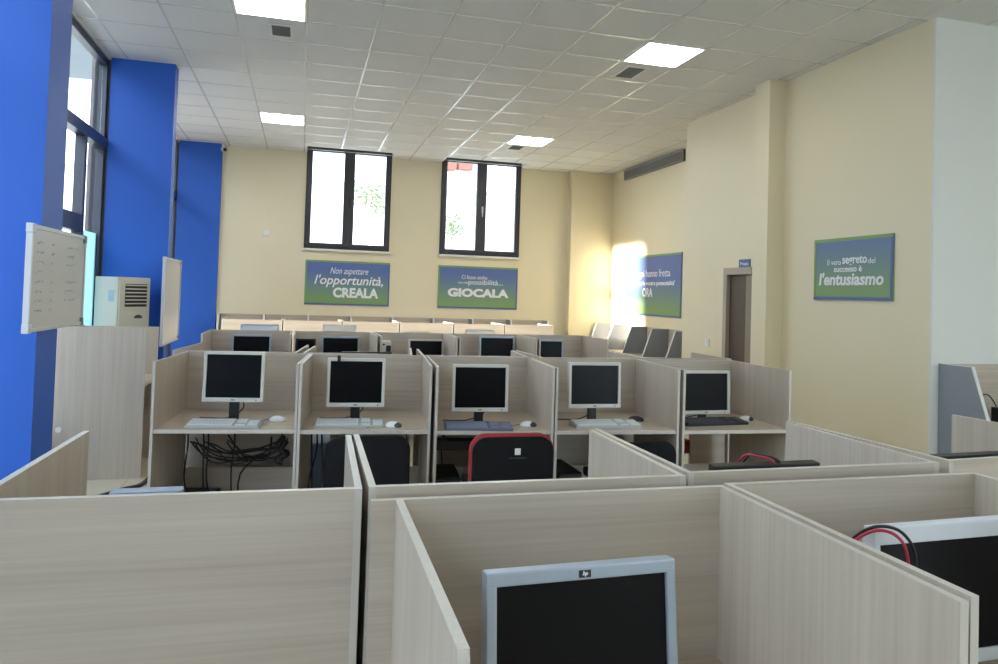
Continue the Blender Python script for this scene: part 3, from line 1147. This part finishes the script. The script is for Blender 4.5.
# ------------------------------------------------------------------ keyboards, mice
keyboard('white keyboard on the leftmost second row desk', (-.455, 4.905, DZ), R(-7), KEYCASE, KEYW)
keyboard('white keyboard on the second desk of the second row', (.335, 4.85, DZ), R(-4), KEYCASE, KEYW)
keyboard('blue grey keyboard on the middle second row desk', (1.165, 4.66, DZ), R(-8), noisy(mat('blue_grey_case', (.13, .15, .21), .5), 90, .05), KEYB)
keyboard('white keyboard on the fourth desk of the second row', (2.10, 4.67, DZ), R(-1), KEYCASE, KEYW, w=.49)
keyboard('black keyboard on the rightmost second row desk', (2.96, 4.68, DZ), R(3), BLACK, DGREY, w=.52)
mouse('white mouse beside the keyboard on the leftmost second row desk', (-.125, 5.14, DZ), R(80), MOUSEW, MOUSEW)
mouse('white mouse with a dark front on the second desk of the second row', (.62, 4.86, DZ), R(75), MOUSEW, DGREY)
mouse('white mouse with a dark front on the middle second row desk', (1.545, 4.80, DZ), R(75), MOUSEW, DGREY)
mouse('black mouse behind the keyboard on the fourth second row desk', (2.42, 4.93, DZ), R(70), BLACK, BLACK)
mouse('white mouse beside the black keyboard on the rightmost desk', (3.31, 4.87, DZ), R(80), MOUSEW, DGREY)

# small speaker on the third row
t = thing('speaker', 'small white and black speaker standing in the third row', 'speaker', (.95, 8.30, DZ))
boxo('cabinet', (-.055, .055, -.06, .06, 0, .34), MOUSEW, t, .012)
boxo('grille', (-.005, .05, -.066, -.06, .05, .29), BLACK, t, .002)
f = MB()
f.cyl((-.032, -.06, .30), (-.032, -.066, .30), .012)
f.build('knob', BLACK, t)

# ------------------------------------------------------------------ chairs
office_chair('black office chair at the second desk of the second row', (.405, 4.56, 0), R(2), .50, .40, .795)
office_chair('red and black office chair at the middle desk of the second row', (1.272, 4.42, 0), R(-2), .50, .40, .80, REDF, FABB, True)
office_chair('black office chair in the shade at the fourth second row desk', (2.16, 4.50, 0), R(0), .46, .38, .735)
t = thing('stool', 'small dark red padded seat seen through the gap under the rightmost second row desk', 'chair', (3.34, 5.90, 0))
f = MB()
f.box(-.17, .06, -.15, .15, .30, .415, .03)
f.build('seat', REDF, t)
for x in (-.12, .10):
    for y in (-.12, .12):
        f = MB()
        f.cyl((x - .04, y, 0), (x - .04, y, .31), .014, seg=8)
        f.build('leg', BLACK, t)

# ------------------------------------------------------------------ under the desks
def pc(label, loc, rz, sx, sy, sz, m=BLACK, group=None):
    t = thing('computer_case', label, 'computer', loc, rz, group)
    boxo('case', (-sx / 2, sx / 2, -sy / 2, sy / 2, 0, sz), m, t, .006)
    boxo('front_panel', (-sx / 2 + .008, sx / 2 - .008, -sy / 2 - .012, -sy / 2, .008, sz - .008), DGREY if m is BLACK else m, t, .004)
    return t


pc('low black box on the floor under the leftmost second row desk', (-.66, 5.33, 0), R(-8), .26, .44, .22)
pc('pale blue computer case on the floor behind the black chair', (.19, 5.95, 0), R(0), .17, .42, .47, PCBLUE)
pc('black computer case on the floor left of the red and black chair', (1.02, 5.05, 0), R(-5), .18, .42, .40)
pc('black computer case on the floor under the fourth second row desk', (1.86, 5.0, 0), R(0), .18, .42, .42)
t = thing('cable_tray', 'black cable tray fixed under the middle second row desk', 'tray', (1.26, 4.82, .60), R(-7.7))
f = MB()
f.box(-.37, .37, -.06, .06, 0, .008)
f.box(-.37, .37, -.06, -.052, 0, .06)
f.box(-.37, .37, .052, .06, 0, .06)
f.build('trough', BLACK, t)
for x in (-.3, .3):
    boxo('hanger', (x - .01, x + .01, -.06, -.052, .06, .124), BLACK, t)

GL = 'black cable hanging in the tangle under the leftmost second row desk'
rnd = random.Random(11)
for k in range(11):
    xa, xb = rnd.uniform(-.72, -.45), rnd.uniform(-.22, -.07)
    zc = rnd.uniform(.44, .535)
    y = 5.30 + .012 * k
    cable_run(GL, [(xa, y, rnd.uniform(.56, .62)), (xa + .07, y, zc + .04), (xa * .65 + xb * .35, y, zc + rnd.uniform(-.02, .01)), (xa * .3 + xb * .7, y, zc + rnd.uniform(-.025, .03)),
                   (xb, y, zc + rnd.uniform(.0, .05)), (xb + .02, y, .60)], rnd.uniform(.004, .008))
GH = 'black cable dropping to the floor under the leftmost second row desk'
for (x, x2, zl) in ((-.72, -.70, .23), (-.62, -.58, .005), (-.59, -.56, .23), (-.42, -.40, .01), (-.12, -.34, .01)):
    cable_run(GH, [(x, 5.36, .72), (x + .015, 5.34, .58), (x2 - .02, 5.33, .36), (x2, 5.33, zl + .01)], .006)
cable_run('thick black plug cluster cable under the leftmost second row desk', [(-.06, 5.33, .58), (-.10, 5.32, .52), (-.05, 5.32, .49), (-.12, 5.33, .45), (-.08, 5.33, .43)], .022)
GS = 'black cable hanging beside the chair under the second desk of the second row'
for (x, x2) in ((.10, .12), (.135, .10), (.17, .20), (.76, .74)):
    cable_run(GS, [(x, 5.25, .72), (x + .01, 5.22, .55), (x2, 5.22, .3), (x2 + .01, 5.22, .01)], .006)
GM = 'thin black cable hanging under the middle second row desk'
for (x, x2) in ((.95, .93), (1.03, 1.06)):
    cable_run(GM, [(x, 5.1, .72), (x + .01, 5.3, .50), (x2, 5.3, .3), (x2, 5.3, .01)], .005)
cable_run('black cable bundle on the floor behind the lower left panel', [(-1.18, 6.92, .012), (-1.2, 6.5, .012), (-1.32, 6.35, .012), (-1.48, 6.1, .012)], .02, group=None)
cable_run('short black cable on the floor beside the tall end panel', [(-1.15, 7.15, .012), (-1.08, 7.22, .02), (-.98, 7.3, .012)], .02, group=None)

# red and black cable loops on the monitors of the first row
def loop(lab, pts, m):
    cable_run(lab, pts, .0039, m, group='red and black cable pairs over the first row monitors')


loop('red cable looping over the white monitor at lower right', [(1.285, 1.49, 1.03), (1.292, 1.46, 1.085), (1.315, 1.425, 1.122), (1.345, 1.40, 1.125), (1.375, 1.39, 1.095), (1.39, 1.392, 1.03), (1.395, 1.395, .96)], REDC)
loop('black cable looping over the white monitor at lower right', [(1.29, 1.505, 1.03), (1.30, 1.47, 1.09), (1.325, 1.43, 1.13), (1.365, 1.40, 1.13), (1.398, 1.388, 1.09), (1.408, 1.39, 1.03), (1.41, 1.395, .96)], CABLE)
loop('red cable draped over the black monitor in the first row', [(1.35, 2.04, 1.12), (1.365, 2.01, 1.168), (1.39, 1.98, 1.172), (1.42, 1.945, 1.165), (1.435, 1.935, 1.12)], REDC)
loop('black cable draped over the black monitor in the first row', [(1.37, 2.045, 1.12), (1.385, 2.01, 1.170), (1.41, 1.98, 1.174), (1.44, 1.945, 1.165), (1.455, 1.935, 1.12)], CABLE)

# telephone-like black box on the desk at the right edge
t = thing('router', 'small black box with a cable on the desk at the right edge', 'router', (5.36, 4.46, .75))
boxo('shell', (-.09, .09, -.05, .05, 0, .14), BLACK, t, .006)
f = MB()
f.tube([(-.02, .05, .12), (-.05, .10, .22), (-.12, .12, .22), (-.18, .13, .20)], .005, 6)
f.build('cable', CABLE, t)
